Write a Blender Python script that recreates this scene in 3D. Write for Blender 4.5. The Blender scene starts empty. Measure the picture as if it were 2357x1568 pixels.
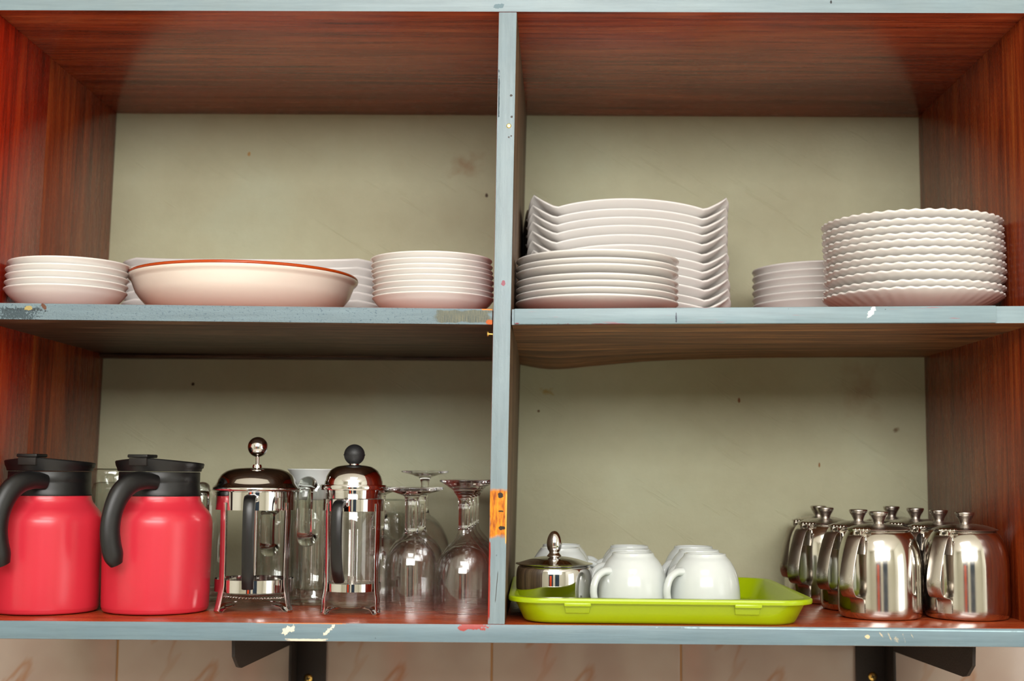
import bpy, bmesh, math, random
from mathutils import Vector, Matrix
random.seed(7)
PI = math.pi
SC = bpy.context.scene
COL = SC.collection

# ------------------------------------------------------------------ camera
cam_d = bpy.data.cameras.new('camera'); cam = bpy.data.objects.new('camera', cam_d); COL.objects.link(cam)
yaw, pitch, roll = 0.025744, 0.099565, 0.008492
fwd = Vector((-math.sin(yaw)*math.cos(pitch), math.cos(yaw)*math.cos(pitch), math.sin(pitch)))
r0 = Vector((math.cos(yaw), math.sin(yaw), 0)); u0 = r0.cross(fwd)
rt = math.cos(roll)*r0 + math.sin(roll)*u0; up = -math.sin(roll)*r0 + math.cos(roll)*u0
cam.matrix_world = Matrix(((rt.x, up.x, -fwd.x, 0.0698), (rt.y, up.y, -fwd.y, -1.6699), (rt.z, up.z, -fwd.z, 0.1836), (0, 0, 0, 1)))
cam_d.sensor_width = 36; cam_d.lens = 47.22; cam_d.clip_start = 0.05
cam_d.dof.use_dof = True; cam_d.dof.focus_distance = 1.76; cam_d.dof.aperture_fstop = 4.0
SC.camera = cam

# ------------------------------------------------------------------ view, world, lights
SC.view_settings.view_transform = 'Standard'
try: SC.view_settings.look = 'None'
except Exception: pass
SC.view_settings.gamma = 1.0; SC.view_settings.use_curve_mapping = False
SC.view_settings.exposure = 0.12
w = bpy.data.worlds.new('world'); SC.world = w; w.use_nodes = True
w.node_tree.nodes['Background'].inputs[0].default_value = (0.75, 0.85, 1.0, 1); w.node_tree.nodes['Background'].inputs[1].default_value = 0.4
SC.cycles.max_bounces = 14; SC.cycles.transmission_bounces = 14; SC.cycles.glossy_bounces = 6; SC.cycles.diffuse_bounces = 5
SC.cycles.transparent_max_bounces = 64
SC.cycles.sample_clamp_indirect = 6.0
SC.cycles.use_denoising = True
def area(name, loc, rot, sx, sy, power, color):
    d = bpy.data.lights.new(name, 'AREA'); d.shape = 'RECTANGLE'; d.size = sx; d.size_y = sy; d.energy = power; d.color = color
    o = bpy.data.objects.new(name, d); COL.objects.link(o); o.location = loc; o.rotation_euler = rot; return o
area('ceiling_lamp', (0.05, -1.75, 1.52), (0, 0, 0), 0.95, 0.7, 20, (1.0, 0.99, 0.97))
area('high_window_light', (0.2, -3.43, 1.16), (math.radians(84), 0, 0), 2.6, 0.82, 92, (1.0, 0.99, 0.97))

area('side_window_light', (2.36, -1.75, -0.05), (0, math.radians(90), 0), 1.3, 1.1, 8, (1.0, 1.0, 1.0))

# ------------------------------------------------------------------ material helpers
def lin(r, g, b):
    f = lambda c: c/12.92 if c <= 0.04045 else ((c+0.055)/1.055)**2.4
    return (f(r/255), f(g/255), f(b/255), 1)
class NT:
    def __init__(s, name):
        s.m = bpy.data.materials.new(name); s.m.use_nodes = True; s.t = s.m.node_tree; s.n = s.t.nodes
        s.b = s.n['Principled BSDF']
    def new(s, typ, **kw):
        n = s.n.new(typ)
        for k, v in kw.items(): setattr(n, k, v)
        return n
    def link(s, a, b): s.t.links.new(a, b)
    def setb(s, **kw):
        for k, v in kw.items(): s.b.inputs[k.replace('_', ' ')].default_value = v
        return s
    def coord(s, scale=(1, 1, 1), rot=(0, 0, 0), which='Object'):
        tc = s.new('ShaderNodeTexCoord'); mp = s.new('ShaderNodeMapping')
        mp.inputs['Scale'].default_value = scale; mp.inputs['Rotation'].default_value = rot
        s.link(tc.outputs[which], mp.inputs['Vector']); return mp.outputs[0]
    def coord2(s, rot, scale):
        v = s.coord((1, 1, 1), rot); mp = s.new('ShaderNodeMapping'); mp.inputs['Scale'].default_value = scale
        s.link(v, mp.inputs['Vector']); return mp.outputs[0]
    def noise(s, vec, scale=5, detail=4, rough=0.5, dist=0.0):
        n = s.new('ShaderNodeTexNoise'); n.inputs['Scale'].default_value = scale; n.inputs['Detail'].default_value = detail
        n.inputs['Roughness'].default_value = rough; n.inputs['Distortion'].default_value = dist
        s.link(vec, n.inputs['Vector']); return n.outputs['Fac']
    def ramp(s, fac, stops):
        r = s.new('ShaderNodeValToRGB'); e = r.color_ramp.elements
        while len(e) < len(stops): e.new(0.5)
        for el, (p, c) in zip(e, stops):
            el.position = p; el.color = c if len(c) == 4 else (*c, 1)
        s.link(fac, r.inputs['Fac']); return r.outputs['Color']
    def mix(s, fac, a, b, typ='MIX'):
        m = s.new('ShaderNodeMix', data_type='RGBA', blend_type=typ)
        for i, v in ((0, fac), (6, a), (7, b)):
            if isinstance(v, (int, float)): m.inputs[i].default_value = v
            elif isinstance(v, tuple): m.inputs[i].default_value = v
            else: s.link(v, m.inputs[i])
        return m.outputs[2]
    def math(s, op, a, b=0.0, clamp=False):
        m = s.new('ShaderNodeMath', operation=op, use_clamp=clamp)
        for i, v in ((0, a), (1, b)):
            if isinstance(v, (int, float)): m.inputs[i].default_value = v
            else: s.link(v, m.inputs[i])
        return m.outputs[0]
    def bump(s, h, strength=0.2, dist=0.001):
        b = s.new('ShaderNodeBump'); b.inputs['Strength'].default_value = strength; b.inputs['Distance'].default_value = dist
        s.link(h, b.inputs['Height']); s.link(b.outputs[0], s.b.inputs['Normal'])
    def base(s, c): s.link(c, s.b.inputs['Base Color'])
    # mask of a soft-edged box patch (object coordinates = world coordinates for the shelf unit)
    def patch(s, cx, cz, hx, hz, ragged=0.35, seed=0.0, freq=60, soft=0.15, slant=0.0):
        tc = s.new('ShaderNodeTexCoord'); sx = s.new('ShaderNodeSeparateXYZ'); s.link(tc.outputs['Object'], sx.inputs[0])
        dz0 = s.math('SUBTRACT', sx.outputs['Z'], cz)
        dx = s.math('SUBTRACT', sx.outputs['X'], cx)
        if slant: dx = s.math('SUBTRACT', dx, s.math('MULTIPLY', dz0, slant))
        ax = s.math('DIVIDE', s.math('ABSOLUTE', dx), hx); az = s.math('DIVIDE', s.math('ABSOLUTE', dz0), hz)
        d = s.math('MAXIMUM', ax, az) if max(hx, hz) > 0.0075 else s.math('SQRT', s.math('ADD', s.math('MULTIPLY', ax, ax), s.math('MULTIPLY', az, az)))
        mp = s.new('ShaderNodeMapping'); mp.inputs['Location'].default_value = (seed, seed*1.7, seed*0.3); s.link(tc.outputs['Object'], mp.inputs['Vector'])
        n = s.noise(mp.outputs[0], freq, 4, 0.6)
        d = s.math('ADD', d, s.math('MULTIPLY', s.math('SUBTRACT', n, 0.5), ragged*4))
        return s.math('DIVIDE', s.math('SUBTRACT', 1.0, d), soft, clamp=True)

def wood(name, grain, dark, mid, light, rough=0.28, coat=0.0, scale=1.0, streak=0.5):
    k = NT(name)
    sc = {'x': (1.2, 22, 22), 'z': (22, 22, 1.2), 'y': (22, 1.2, 22)}[grain]
    v = k.coord(tuple(c*scale for c in sc))
    n1 = k.noise(v, 2.2, 6, 0.62, 0.9)
    c = k.ramp(n1, [(0.28, dark), (0.5, mid), (0.72, light)])
    v2 = k.coord(tuple(c*scale*4.5 for c in sc))
    n2 = k.noise(v2, 3.0, 5, 0.65, 0.3)
    g = k.ramp(n2, [(0.35, (0.35, 0.33, 0.3)), (0.55, (1, 1, 1)), (0.8, (1.15, 1.1, 1.05))])
    c = k.mix(streak, c, g, 'MULTIPLY')
    vb = k.coord((3, 3, 3)); n3 = k.noise(vb, 1.5, 3, 0.5)
    c = k.mix(0.35, c, k.ramp(n3, [(0.3, (0.5, 0.45, 0.45)), (0.7, (1.2, 1.15, 1.1))]), 'MULTIPLY')
    k.base(c)
    r = k.ramp(n2, [(0.3, (rough+0.12,)*3), (0.7, (rough,)*3)])
    k.link(r, k.b.inputs['Roughness'])
    if coat: k.setb(Coat_Weight=coat, Coat_Roughness=0.12)
    k.bump(n2, 0.25, 0.0006)
    return k.m

def paint(name, grain='x', patches=(), tex=0.25, texscale=(40, 40, 160), base=(118, 146, 158), fleck=None, speck=0.0):
    k = NT(name)
    v = k.coord({'x': (3, 60, 60), 'z': (60, 60, 3)}[grain]); n = k.noise(v, 3, 5, 0.6)
    v2 = k.coord((9, 9, 9)); n2 = k.noise(v2, 2, 3, 0.5)
    b = lin(*base)
    c = k.ramp(n, [(0.3, tuple(x*0.84 for x in b[:3])), (0.55, b[:3]), (0.75, tuple(min(1, x*1.12) for x in b[:3]))])
    c = k.mix(0.5, c, k.ramp(n2, [(0.3, (0.88, 0.92, 0.95)), (0.7, (1.06, 1.03, 1.0))]), 'MULTIPLY')
    vs = k.coord((150, 150, 150) if not speck else (260, 260, 420)); sp = k.noise(vs, 1.0, 2, 0.5)
    c = k.mix(k.ramp(sp, [(0.76-speck, (0, 0, 0)), (0.80-speck, (1, 1, 1))]), c, (0.05, 0.07, 0.09, 1) if not speck else (0.10, 0.15, 0.19, 1))
    if fleck:
        vf = k.coord((8, 200, 220)); fn = k.noise(vf, 2, 3, 0.5)
        c = k.mix(k.ramp(fn, [(0.69, (0, 0, 0)), (0.72, (1, 1, 1))]), c, fleck)
    for p in patches:
        m = k.patch(*p[:4], **(p[5] if len(p) > 5 else {}))
        col = p[4]
        if len(p) > 6:
            nn = k.noise(k.coord(p[6]), 2.0, 4, 0.6); col = k.ramp(nn, [(0.35, p[7]), (0.6, p[4])])
        c = k.mix(m, c, col)
    k.base(c); k.setb(Roughness=0.42)
    vt = k.coord(texscale); hn = k.noise(vt, 1.5, 5, 0.65)
    k.bump(hn, tex, 0.0012)
    return k.m

def simple(name, col, rough=0.4, metal=0.0, bumpn=None, spec=0.5, coat=0.0):
    k = NT(name); k.setb(Base_Color=col, Roughness=rough, Metallic=metal, Specular_IOR_Level=spec, Coat_Weight=coat)
    if bumpn: k.bump(k.noise(k.coord((bumpn[0],)*3), 1.0, 4, 0.6), bumpn[1], 0.0005)
    return k
def metal(name, col, r1, r2, spots=300):
    k = NT(name); k.setb(Base_Color=col, Metallic=1.0)
    n = k.noise(k.coord((14, 14, 14)), 1.5, 5, 0.65)
    k.link(k.ramp(n, [(0.35, (r1,)*3), (0.7, (r2,)*3)]), k.b.inputs['Roughness'])
    return k.m
def glass(name, tint=(1, 1, 1, 1), ior=1.5, rough=0.0):
    k = NT(name); k.setb(Base_Color=tint, Roughness=rough, IOR=ior, Transmission_Weight=1.0); return k.m

def thin_glass(name, tint, edge, f0=0.07):
    k = NT(name); t = k.t
    lw = k.new('ShaderNodeLayerWeight'); lw.inputs['Blend'].default_value = 0.5
    f = lw.outputs['Facing']
    fr5 = k.math('ADD', k.math('MULTIPLY', k.math('POWER', f, 5.0), 0.92), f0)
    tr = k.new('ShaderNodeBsdfTransparent'); gl = k.new('ShaderNodeBsdfGlossy'); gl.inputs['Roughness'].default_value = 0.01
    gl.inputs['Color'].default_value = (1, 1, 1, 1)
    k.link(k.mix(k.math('POWER', f, 2.5), tint, edge), tr.inputs['Color'])
    mx = k.new('ShaderNodeMixShader'); k.link(fr5, mx.inputs[0]); k.link(tr.outputs[0], mx.inputs[1]); k.link(gl.outputs[0], mx.inputs[2])
    k.link(mx.outputs[0], k.n['Material Output'].inputs['Surface']); k.n.remove(k.b)
    return k.m
M = {}
RD, RM, RL = lin(92, 32, 16)[:3], lin(150, 58, 30)[:3], lin(180, 92, 52)[:3]
M['varnish_x'] = wood('varnished_wood_along', 'x', RD, RM, RL, 0.18)
M['varnish_top'] = wood('varnished_wood_shelf_top', 'x', lin(118, 38, 16)[:3], lin(164, 66, 32)[:3], lin(186, 92, 48)[:3], 0.22)
M['varnish_z'] = wood('varnished_wood_upright', 'z', lin(96, 12, 3)[:3], lin(162, 34, 9)[:3], lin(190, 68, 24)[:3], 0.2, streak=0.35)
M['varnish_zb'] = wood('brown_varnished_upright', 'z', lin(82, 22, 7)[:3], lin(136, 50, 17)[:3], lin(166, 82, 33)[:3], 0.22, streak=0.35)
M['bare_x'] = wood('unvarnished_wood_underside', 'x', lin(44, 22, 9)[:3], lin(134, 80, 40)[:3], lin(204, 144, 86)[:3], 0.42, streak=0.8)
M['bare_left'] = wood('dark_plywood_underside', 'x', lin(30, 20, 14)[:3], lin(84, 62, 45)[:3], lin(140, 110, 84)[:3], 0.42, streak=0.8, scale=1.6)
M['bare_z'] = wood('unvarnished_wood_upright', 'z', lin(60, 45, 32)[:3], lin(112, 88, 64)[:3], lin(140, 118, 92)[:3], 0.5, streak=0.8)
ORANGE, DARK, CREAM, RED = lin(226, 140, 20), lin(40, 28, 18), lin(222, 212, 190), lin(150, 40, 30)
def mk_paints():
    z = 0.0
    M['paint_div'] = paint('blue_paint_divider', 'z', [
        (0.0125, 0.136, 0.0125, 0.031, ORANGE, dict(ragged=0.10, seed=3), (120, 120, 30), lin(150, 70, 15)[:3]),
        (0.0150, 0.158, 0.004, 0.0035, DARK, dict(ragged=0.5, seed=5, freq=200)),
        (0.0160, 0.118, 0.0045, 0.0030, DARK, dict(ragged=0.5, seed=9, freq=200)),
        (0.0150, 0.1385, 0.003, 0.0012, DARK, dict(ragged=0.5, seed=2, freq=300)),
        (0.0010, 0.055, 0.0016, 0.052, RED, dict(ragged=0.3, seed=4, freq=40)),
        (0.0105, 0.047, 0.0004, 0.020, DARK, dict(ragged=0.15, seed=6, freq=40, slant=0.08)),
        (0.0215, 0.128, 0.0011, 0.034, lin(235, 170, 80), dict(ragged=0.2, seed=8)),
        (0.0230, 0.664, 0.0018, 0.0018, DARK, dict(ragged=0.3, seed=1, freq=300)),
        (0.0240, 0.6365, 0.0016, 0.0016, DARK, dict(ragged=0.3, seed=7, freq=300)),
        (0.0205, 0.610, 0.0012, 0.0012, DARK, dict(ragged=0.2, seed=7, freq=300)),
        (0.0235, 0.6115, 0.0011, 0.0011, DARK, dict(ragged=0.2, seed=3, freq=300)),
        (0.0150, 0.423, 0.0022, 0.0045, lin(130, 50, 70), dict(ragged=0.6, seed=3, freq=200)),
        (0.0075, 0.665, 0.0009, 0.028, lin(40, 60, 70), dict(ragged=0.5, seed=3, freq=120))], 0.45, (160, 160, 60), (126, 142, 149))
    M['paint_bot'] = paint('blue_paint_bottom', 'x', [
        (-0.2455, -0.0090, 0.0065, 0.0055, CREAM, dict(ragged=0.9, seed=3, freq=170, slant=0.5)),
        (-0.195, -0.0085, 0.0028, 0.0065, CREAM, dict(ragged=1.0, seed=5, freq=210, slant=0.8)),
        (-0.222, -0.0212, 0.024, 0.0022, CREAM, dict(ragged=0.25, seed=9, freq=90)),
        (-0.0175, -0.0020, 0.017, 0.0042, RED, dict(ragged=0.9, seed=4, freq=120)),
        (-0.23, 0.0000, 0.06, 0.0009, lin(205, 120, 50), dict(ragged=0.4, seed=1, freq=60)),
        (0.4780, -0.0055, 0.0012, 0.0055, lin(196, 180, 150), dict(ragged=0.9, seed=2, freq=260, slant=-0.7, soft=1.2)),
        (0.4890, -0.0090, 0.0010, 0.0065, lin(196, 180, 150), dict(ragged=0.9, seed=5, freq=260, slant=-0.4, soft=1.2)),
        (0.4970, -0.0115, 0.0030, 0.0035, lin(196, 180, 150), dict(ragged=0.9, seed=7, freq=260, slant=-0.6, soft=1.2)),
        (0.5060, -0.0100, 0.0009, 0.0060, lin(196, 180, 150), dict(ragged=0.9, seed=9, freq=260, slant=-0.3, soft=1.2)),
        (0.5160, -0.0075, 0.0008, 0.0050, lin(196, 180, 150), dict(ragged=0.9, seed=4, freq=260, slant=-0.5, soft=1.2)),
        (0.462, -0.0088, 0.0035, 0.0022, lin(215, 190, 150), dict(ragged=0.5, seed=6, freq=220)),
        (0.445, -0.0005, 0.22, 0.0007, lin(165, 195, 205), dict(ragged=0.3, seed=8, freq=50))], 0.22, (8, 40, 130), (106, 127, 137))
    M['paint_left'] = paint('blue_paint_left_shelf', 'x', [
        (-0.033, 0.3805, 0.036, 0.0082, lin(120, 118, 98), dict(ragged=0.25, seed=3, freq=70), (1100, 1100, 30), lin(52, 70, 78)[:3]),
        (-0.594, 0.3860, 0.026, 0.0020, lin(40, 50, 56), dict(ragged=0.9, seed=4, freq=260)),
        (-0.600, 0.3800, 0.024, 0.0075, lin(60, 76, 84), dict(ragged=1.2, seed=8, freq=420)),
        (-0.585, 0.3880, 0.006, 0.0030, lin(170, 150, 90), dict(ragged=0.6, seed=6, freq=220)),
        (-0.566, 0.3905, 0.0030, 0.0042, lin(96, 56, 34), dict(ragged=0.35, seed=2, freq=150, slant=-0.5)),
        (-0.003, 0.3895, 0.009, 0.0012, lin(220, 130, 50), dict(ragged=0.3, seed=5, freq=120)),
        (0.0005, 0.3735, 0.007, 0.0035, lin(190, 90, 30), dict(ragged=0.5, seed=9, freq=120))], 1.0, (260, 260, 330), (114, 133, 142), speck=0.15)
    M['paint_right'] = paint('blue_paint_right_shelf', 'x', [
        (0.4725, 0.3885, 0.0042, 0.0068, lin(205, 212, 215), dict(ragged=0.7, seed=3, freq=180, slant=0.55)),
        (0.231, 0.3800, 0.0010, 0.0055, lin(30, 40, 60), dict(ragged=0.6, seed=4, freq=260)),
        (0.35, 0.3712, 0.25, 0.0006, lin(120, 50, 60), dict(ragged=0.6, seed=5, freq=60))], 0.2, (8, 40, 130), (124, 144, 152), fleck=lin(150, 100, 110))
    M['paint_top'] = paint('blue_paint_top', 'x', [
        (0.006, 0.782, 0.007, 0.0035, lin(70, 100, 110), dict(ragged=0.7, seed=3, freq=160)),
        (0.43, 0.7865, 0.0012, 0.0025, lin(30, 35, 40), dict(ragged=0.4, seed=6, freq=200)),
        (-0.60, 0.7742, 0.05, 0.0012, lin(170, 90, 50), dict(ragged=0.5, seed=2, freq=80))], 0.25, (8, 40, 130), (128, 145, 152))
mk_paints()

def plaster():
    k = NT('sage_plaster')
    n = k.noise(k.coord((3, 3, 3)), 1.2, 4, 0.55)
    c = k.ramp(n, [(0.3, lin(170, 165, 134)[:3]), (0.55, lin(181, 180, 149)[:3]), (0.75, lin(184, 188, 160)[:3])])
    n2 = k.noise(k.coord((30, 30, 30)), 1.5, 5, 0.7)
    c = k.mix(0.25, c, k.ramp(n2, [(0.3, (0.85, 0.83, 0.78)), (0.7, (1.04, 1.04, 1.03))]), 'MULTIPLY')
    def st(cx, cz, hx, hz, col, **kw):
        nonlocal c
        c = k.mix(k.patch(cx, cz, hx, hz, **kw), c, col)
    BR = lin(150, 118, 82)
    st(-0.065, 0.690, 0.030, 0.020, lin(160, 138, 104), ragged=0.5, seed=2, freq=60, soft=1.2)
    st(-0.030, 0.640, 0.0025, 0.0035, lin(70, 50, 24), ragged=0.3, seed=4, freq=200)
    st(-0.505, 0.326, 0.003, 0.003, lin(60, 46, 30), ragged=0.3, seed=7, freq=200)
    st(-0.424, 0.708, 0.0025, 0.004, lin(176, 138, 80), ragged=0.3, seed=3, freq=200)
    st(0.3805, 0.306, 0.0022, 0.0045, lin(120, 70, 20), ragged=0.2, seed=5, freq=150)
    st(0.5075, 0.203, 0.0016, 0.004, lin(130, 82, 24), ragged=0.2, seed=6, freq=150)
    st(0.058, 0.286, 0.0022, 0.0022, lin(104, 74, 40), ragged=0.2, seed=8, freq=150)
    st(0.070, 0.318, 0.012, 0.006, lin(168, 146, 90), ragged=0.6, seed=9, freq=120, soft=0.8)
    st(0.63, 0.26, 0.006, 0.005, lin(120, 104, 72), ragged=0.6, seed=1, freq=120, soft=0.8)
    st(0.58, 0.33, 0.03, 0.05, lin(160, 140, 108), ragged=0.6, seed=10, freq=30, soft=1.5)
    k.base(c); k.setb(Roughness=0.62)
    # trowel marks: long diagonal scratches + grain
    nv = k.noise(k.coord2((0, math.radians(-33), 0), (9, 9, 110)), 1.0, 2, 0.5)
    sc = k.ramp(nv, [(0.66, (0, 0, 0)), (0.70, (1, 1, 1)), (0.74, (0, 0, 0))])
    h = k.math('ADD', k.math('MULTIPLY', sc, 0.35), n2)
    k.bump(h, 0.55, 0.0015)
    return k.m
M['plaster'] = plaster()
def tile_mat():
    k = NT('marbled_tile')
    v = k.coord((1, 1, 1), (0, math.radians(-38), 0))
    tc = k.coord2((0, math.radians(56), 0), (1.4, 1.4, 8))
    n = k.noise(tc, 1.0, 4, 0.5, 0.5)
    vein = k.ramp(n, [(0.535, (0, 0, 0)), (0.555, (1, 1, 1)), (0.575, (0, 0, 0))])
    n2 = k.noise(k.coord((5, 5, 5)), 1.5, 3, 0.5)
    c = k.ramp(n2, [(0.3, lin(160, 137, 126)[:3]), (0.7, lin(170, 154, 143)[:3])])
    mk = k.noise(k.coord((6, 6, 6)), 1.0, 2, 0.5)
    f = k.math('MULTIPLY', vein, k.ramp(mk, [(0.4, (0, 0, 0)), (0.65, (0.8, 0.8, 0.8))]))
    c = k.mix(f, c, lin(150, 100, 62))
    k.base(c); k.setb(Roughness=0.14)
    k.bump(k.noise(k.coord((60, 60, 60)), 1.0, 3, 0.5), 0.12, 0.0008)
    return k.m
M['tile'] = tile_mat()
M['grout'] = simple('tan_grout', lin(172, 128, 84), 0.8, bumpn=(200, 0.3)).m
M['porcelain'] = simple('white_porcelain', lin(220, 216, 212), 0.15).m
M['porcelain_cup'] = simple('white_glazed_cup', lin(203, 208, 206), 0.12).m
M['rim_brown'] = simple('orange_brown_rim_glaze', lin(176, 66, 16), 0.2).m
M['red'] = simple('red_powder_coat', lin(200, 46, 61), 0.27, bumpn=(900, 0.04)).m
M['black'] = simple('black_plastic', lin(13, 13, 14), 0.42, bumpn=(900, 0.10)).m
M['black_gloss'] = simple('black_plastic_strap', lin(18, 18, 19), 0.32).m
M['black_pebble'] = simple('black_knob_plastic', lin(26, 27, 29), 0.5, bumpn=(700, 0.4)).m
M['steel'] = metal('polished_steel', (0.66, 0.63, 0.58, 1), 0.09, 0.19)
M['steel_satin'] = metal('satin_steel', (0.52, 0.48, 0.44, 1), 0.22, 0.34)
M['chrome'] = metal('chrome', (0.70, 0.68, 0.67, 1), 0.03, 0.07)
M['green'] = simple('lime_green_plastic', lin(154, 175, 4), 0.28).m
M['glass'] = glass('clear_glass')
M['thin'] = thin_glass('thin_clear_glass', (0.985, 0.985, 0.985, 1), (0.62, 0.62, 0.62, 1))
M['thin_green'] = thin_glass('thin_greenish_glass', (0.965, 0.975, 0.965, 1), (0.48, 0.53, 0.49, 1), 0.10)
M['glass_green'] = glass('faintly_green_glass', (0.93, 0.97, 0.94, 1), 1.5)
M['iron'] = simple('black_painted_iron', lin(38, 31, 27), 0.6, bumpn=(330, 1.0), spec=0.3).m
M['brass'] = simple('brass_screw', lin(214, 176, 96), 0.3, 1.0).m
M['hole'] = simple('dark_recess', lin(20, 14, 10), 0.7).m
M['room_wall'] = simple('pale_room_paint', lin(212, 212, 200), 0.7, bumpn=(40, 0.1)).m
M['room_ceiling'] = simple('white_ceiling_paint', lin(240, 238, 232), 0.8, bumpn=(40, 0.1)).m
M['room_floor'] = simple('pale_floor_tiles', lin(222, 215, 204), 0.5, bumpn=(20, 0.2)).m
M['window_frame'] = simple('pale_window_frame', lin(226, 224, 212), 0.5, bumpn=(60, 0.1)).m
M['dark_pane'] = simple('dark_blue_pane', lin(40, 58, 78), 0.15, bumpn=(8, 0.05)).m
M['curtain'] = simple('orange_cloth', lin(230, 90, 40), 0.8, bumpn=(300, 0.2)).m

# ------------------------------------------------------------------ mesh helpers
def finish(name, bm, mats, parent=None, smooth=35, recalc=True):
    if recalc: bmesh.ops.recalc_face_normals(bm, faces=bm.faces)
    me = bpy.data.meshes.new(name); bm.to_mesh(me); bm.free()
    for m in (mats if isinstance(mats, (list, tuple)) else [mats]): me.materials.append(m)
    if smooth:
        for p in me.polygons: p.use_smooth = True
        if smooth < 180: me.set_sharp_from_angle(angle=math.radians(smooth))
    o = bpy.data.objects.new(name, me); COL.objects.link(o)
    if parent: o.parent = parent
    return o
def thing(name, label, cat, loc=(0, 0, 0), rotz=0.0, group=None):
    o = bpy.data.objects.new(name, None); COL.objects.link(o); o.empty_display_size = 0.02
    o.location = loc; o.rotation_euler = (0, 0, rotz); o['label'] = label; o['category'] = cat
    if group: o['group'] = group
    return o
def tag(o, label, cat, group=None):
    o['label'] = label; o['category'] = cat
    if group: o['group'] = group
    return o
def dup(root, loc, rotz, label, group=None):
    r = root.copy(); COL.objects.link(r); r.location = loc; r.rotation_euler = (0, 0, rotz); r['label'] = label
    if group: r['group'] = group
    for ch in list(root.children):
        c = ch.copy(); COL.objects.link(c); c.parent = r
        for g in list(ch.children):
            d = g.copy(); COL.objects.link(d); d.parent = c
    return r
def rings(prof, seg=64, pos=None, closed=False, bm=None, a0=0.0, a1=None):
    """revolve prof [(r,z)]; pos(r,z,th) may reshape; r==0 ends become poles; closed joins last ring to first"""
    bm = bm or bmesh.new()
    pos = pos or (lambda r, z, th: (r*math.cos(th), r*math.sin(th), z))
    R = []
    for r, z in prof:
        if r <= 1e-9: R.append([bm.verts.new(pos(0, z, 0))])
        else: R.append([bm.verts.new(pos(r, z, 2*PI*i/seg)) for i in range(seg)])
    prs = list(zip(R[:-1], R[1:])) + ([(R[-1], R[0])] if closed else [])
    for A, B in prs:
        if len(A) == 1 and len(B) == 1: continue
        for i in range(seg):
            j = (i+1) % seg
            if len(A) == 1: bm.faces.new((A[0], B[j], B[i]))
            elif len(B) == 1: bm.faces.new((A[i], A[j], B[0]))
            else: bm.faces.new((A[i], A[j], B[j], B[i]))
    return bm
def spline(pts, n=6):
    """Catmull-Rom through tuples"""
    out = []
    P = [tuple(pts[0])] + [tuple(p) for p in pts] + [tuple(pts[-1])]
    for i in range(1, len(P)-2):
        for k in range(n):
            t = k/n
            out.append(tuple(0.5*((2*b) + (-a+c)*t + (2*a-5*b+4*c-d)*t*t + (-a+3*b-3*c+d)*t**3)
                             for a, b, c, d in zip(P[i-1], P[i], P[i+1], P[i+2])))
    out.append(tuple(pts[-1])); return out
def arc_r(prof, n=4):
    return spline(prof, n)
def tube(path, rad, seg=16, bm=None, flat=None, caps=True, rx=None):
    """path: 3D points, rad: radius or list; flat: (dirvector, ratio) scales section along a direction"""
    bm = bm or bmesh.new(); P = [Vector(p) for p in path]; n = len(P)
    rad = rad if isinstance(rad, (list, tuple)) else [rad]*n
    T = [(P[min(i+1, n-1)]-P[max(i-1, 0)]).normalized() for i in range(n)]
    ref = Vector((0, 0, 1)) if abs(T[0].z) < 0.9 else Vector((1, 0, 0))
    N = (ref - T[0]*ref.dot(T[0])).normalized(); R = []
    for i in range(n):
        N = (N - T[i]*N.dot(T[i])).normalized(); B = T[i].cross(N); ring = []
        for k in range(seg):
            a = 2*PI*k/seg; d = N*math.cos(a)+B*math.sin(a)
            if flat: f = Vector(flat[0]).normalized(); d = d + f*(d.dot(f)*(flat[1]-1))
            ring.append(bm.verts.new(P[i]+d*rad[i]))
        R.append(ring)
    for A, B in zip(R[:-1], R[1:]):
        for k in range(seg): bm.faces.new((A[k], A[(k+1) % seg], B[(k+1) % seg], B[k]))
    if caps: bm.faces.new(R[0][::-1]); bm.faces.new(R[-1])
    return bm
def strap(path, width, wdir, thick, bm=None):
    """flat bar swept along path; width along wdir (constant vector), thickness across"""
    bm = bm or bmesh.new(); P = [Vector(p) for p in path]; n = len(P); W = Vector(wdir).normalized(); R = []
    ws = width if isinstance(width, (list, tuple)) else [width]*n
    for i in range(n):
        T = (P[min(i+1, n-1)]-P[max(i-1, 0)]).normalized(); N = W.cross(T).normalized(); h = ws[i]/2; t = thick/2; e = min(t*0.7, h*0.4)
        R.append([bm.verts.new(P[i]+W*a+N*b) for a, b in ((-h+e, -t), (h-e, -t), (h, -t+e*0.6), (h, t-e*0.6), (h-e, t), (-h+e, t), (-h, t-e*0.6), (-h, -t+e*0.6))])
    for A, B in zip(R[:-1], R[1:]):
        for k in range(8): bm.faces.new((A[k], A[(k+1) % 8], B[(k+1) % 8], B[k]))
    bm.faces.new(R[0][::-1]); bm.faces.new(R[-1]); return bm
def hexa(c, bevel=0.0, bm=None):
    """8 corners: bottom (x0y0,x1y0,x1y1,x0y1) then top"""
    bm = bm or bmesh.new(); V = [bm.verts.new(p) for p in c]
    F = [bm.faces.new([V[i] for i in q]) for q in ((3, 2, 1, 0), (4, 5, 6, 7), (0, 1, 5, 4), (1, 2, 6, 5), (2, 3, 7, 6), (3, 0, 4, 7))]
    if bevel:
        es = list({e for f in F for e in f.edges})
        bmesh.ops.bevel(bm, geom=es, offset=bevel, segments=2, profile=0.5, affect='EDGES')
    return bm
def box(x0, x1, y0, y1, z0, z1, bevel=0.0, bm=None):
    return hexa([(x0, y0, z0), (x1, y0, z0), (x1, y1, z0), (x0, y1, z0), (x0, y0, z1), (x1, y0, z1), (x1, y1, z1), (x0, y1, z1)], bevel, bm)
def side_mats(o, fn):
    for p in o.data.polygons: p.material_index = fn(p.normal)
def struct(o):
    o['kind'] = 'structure'; return o

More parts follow.
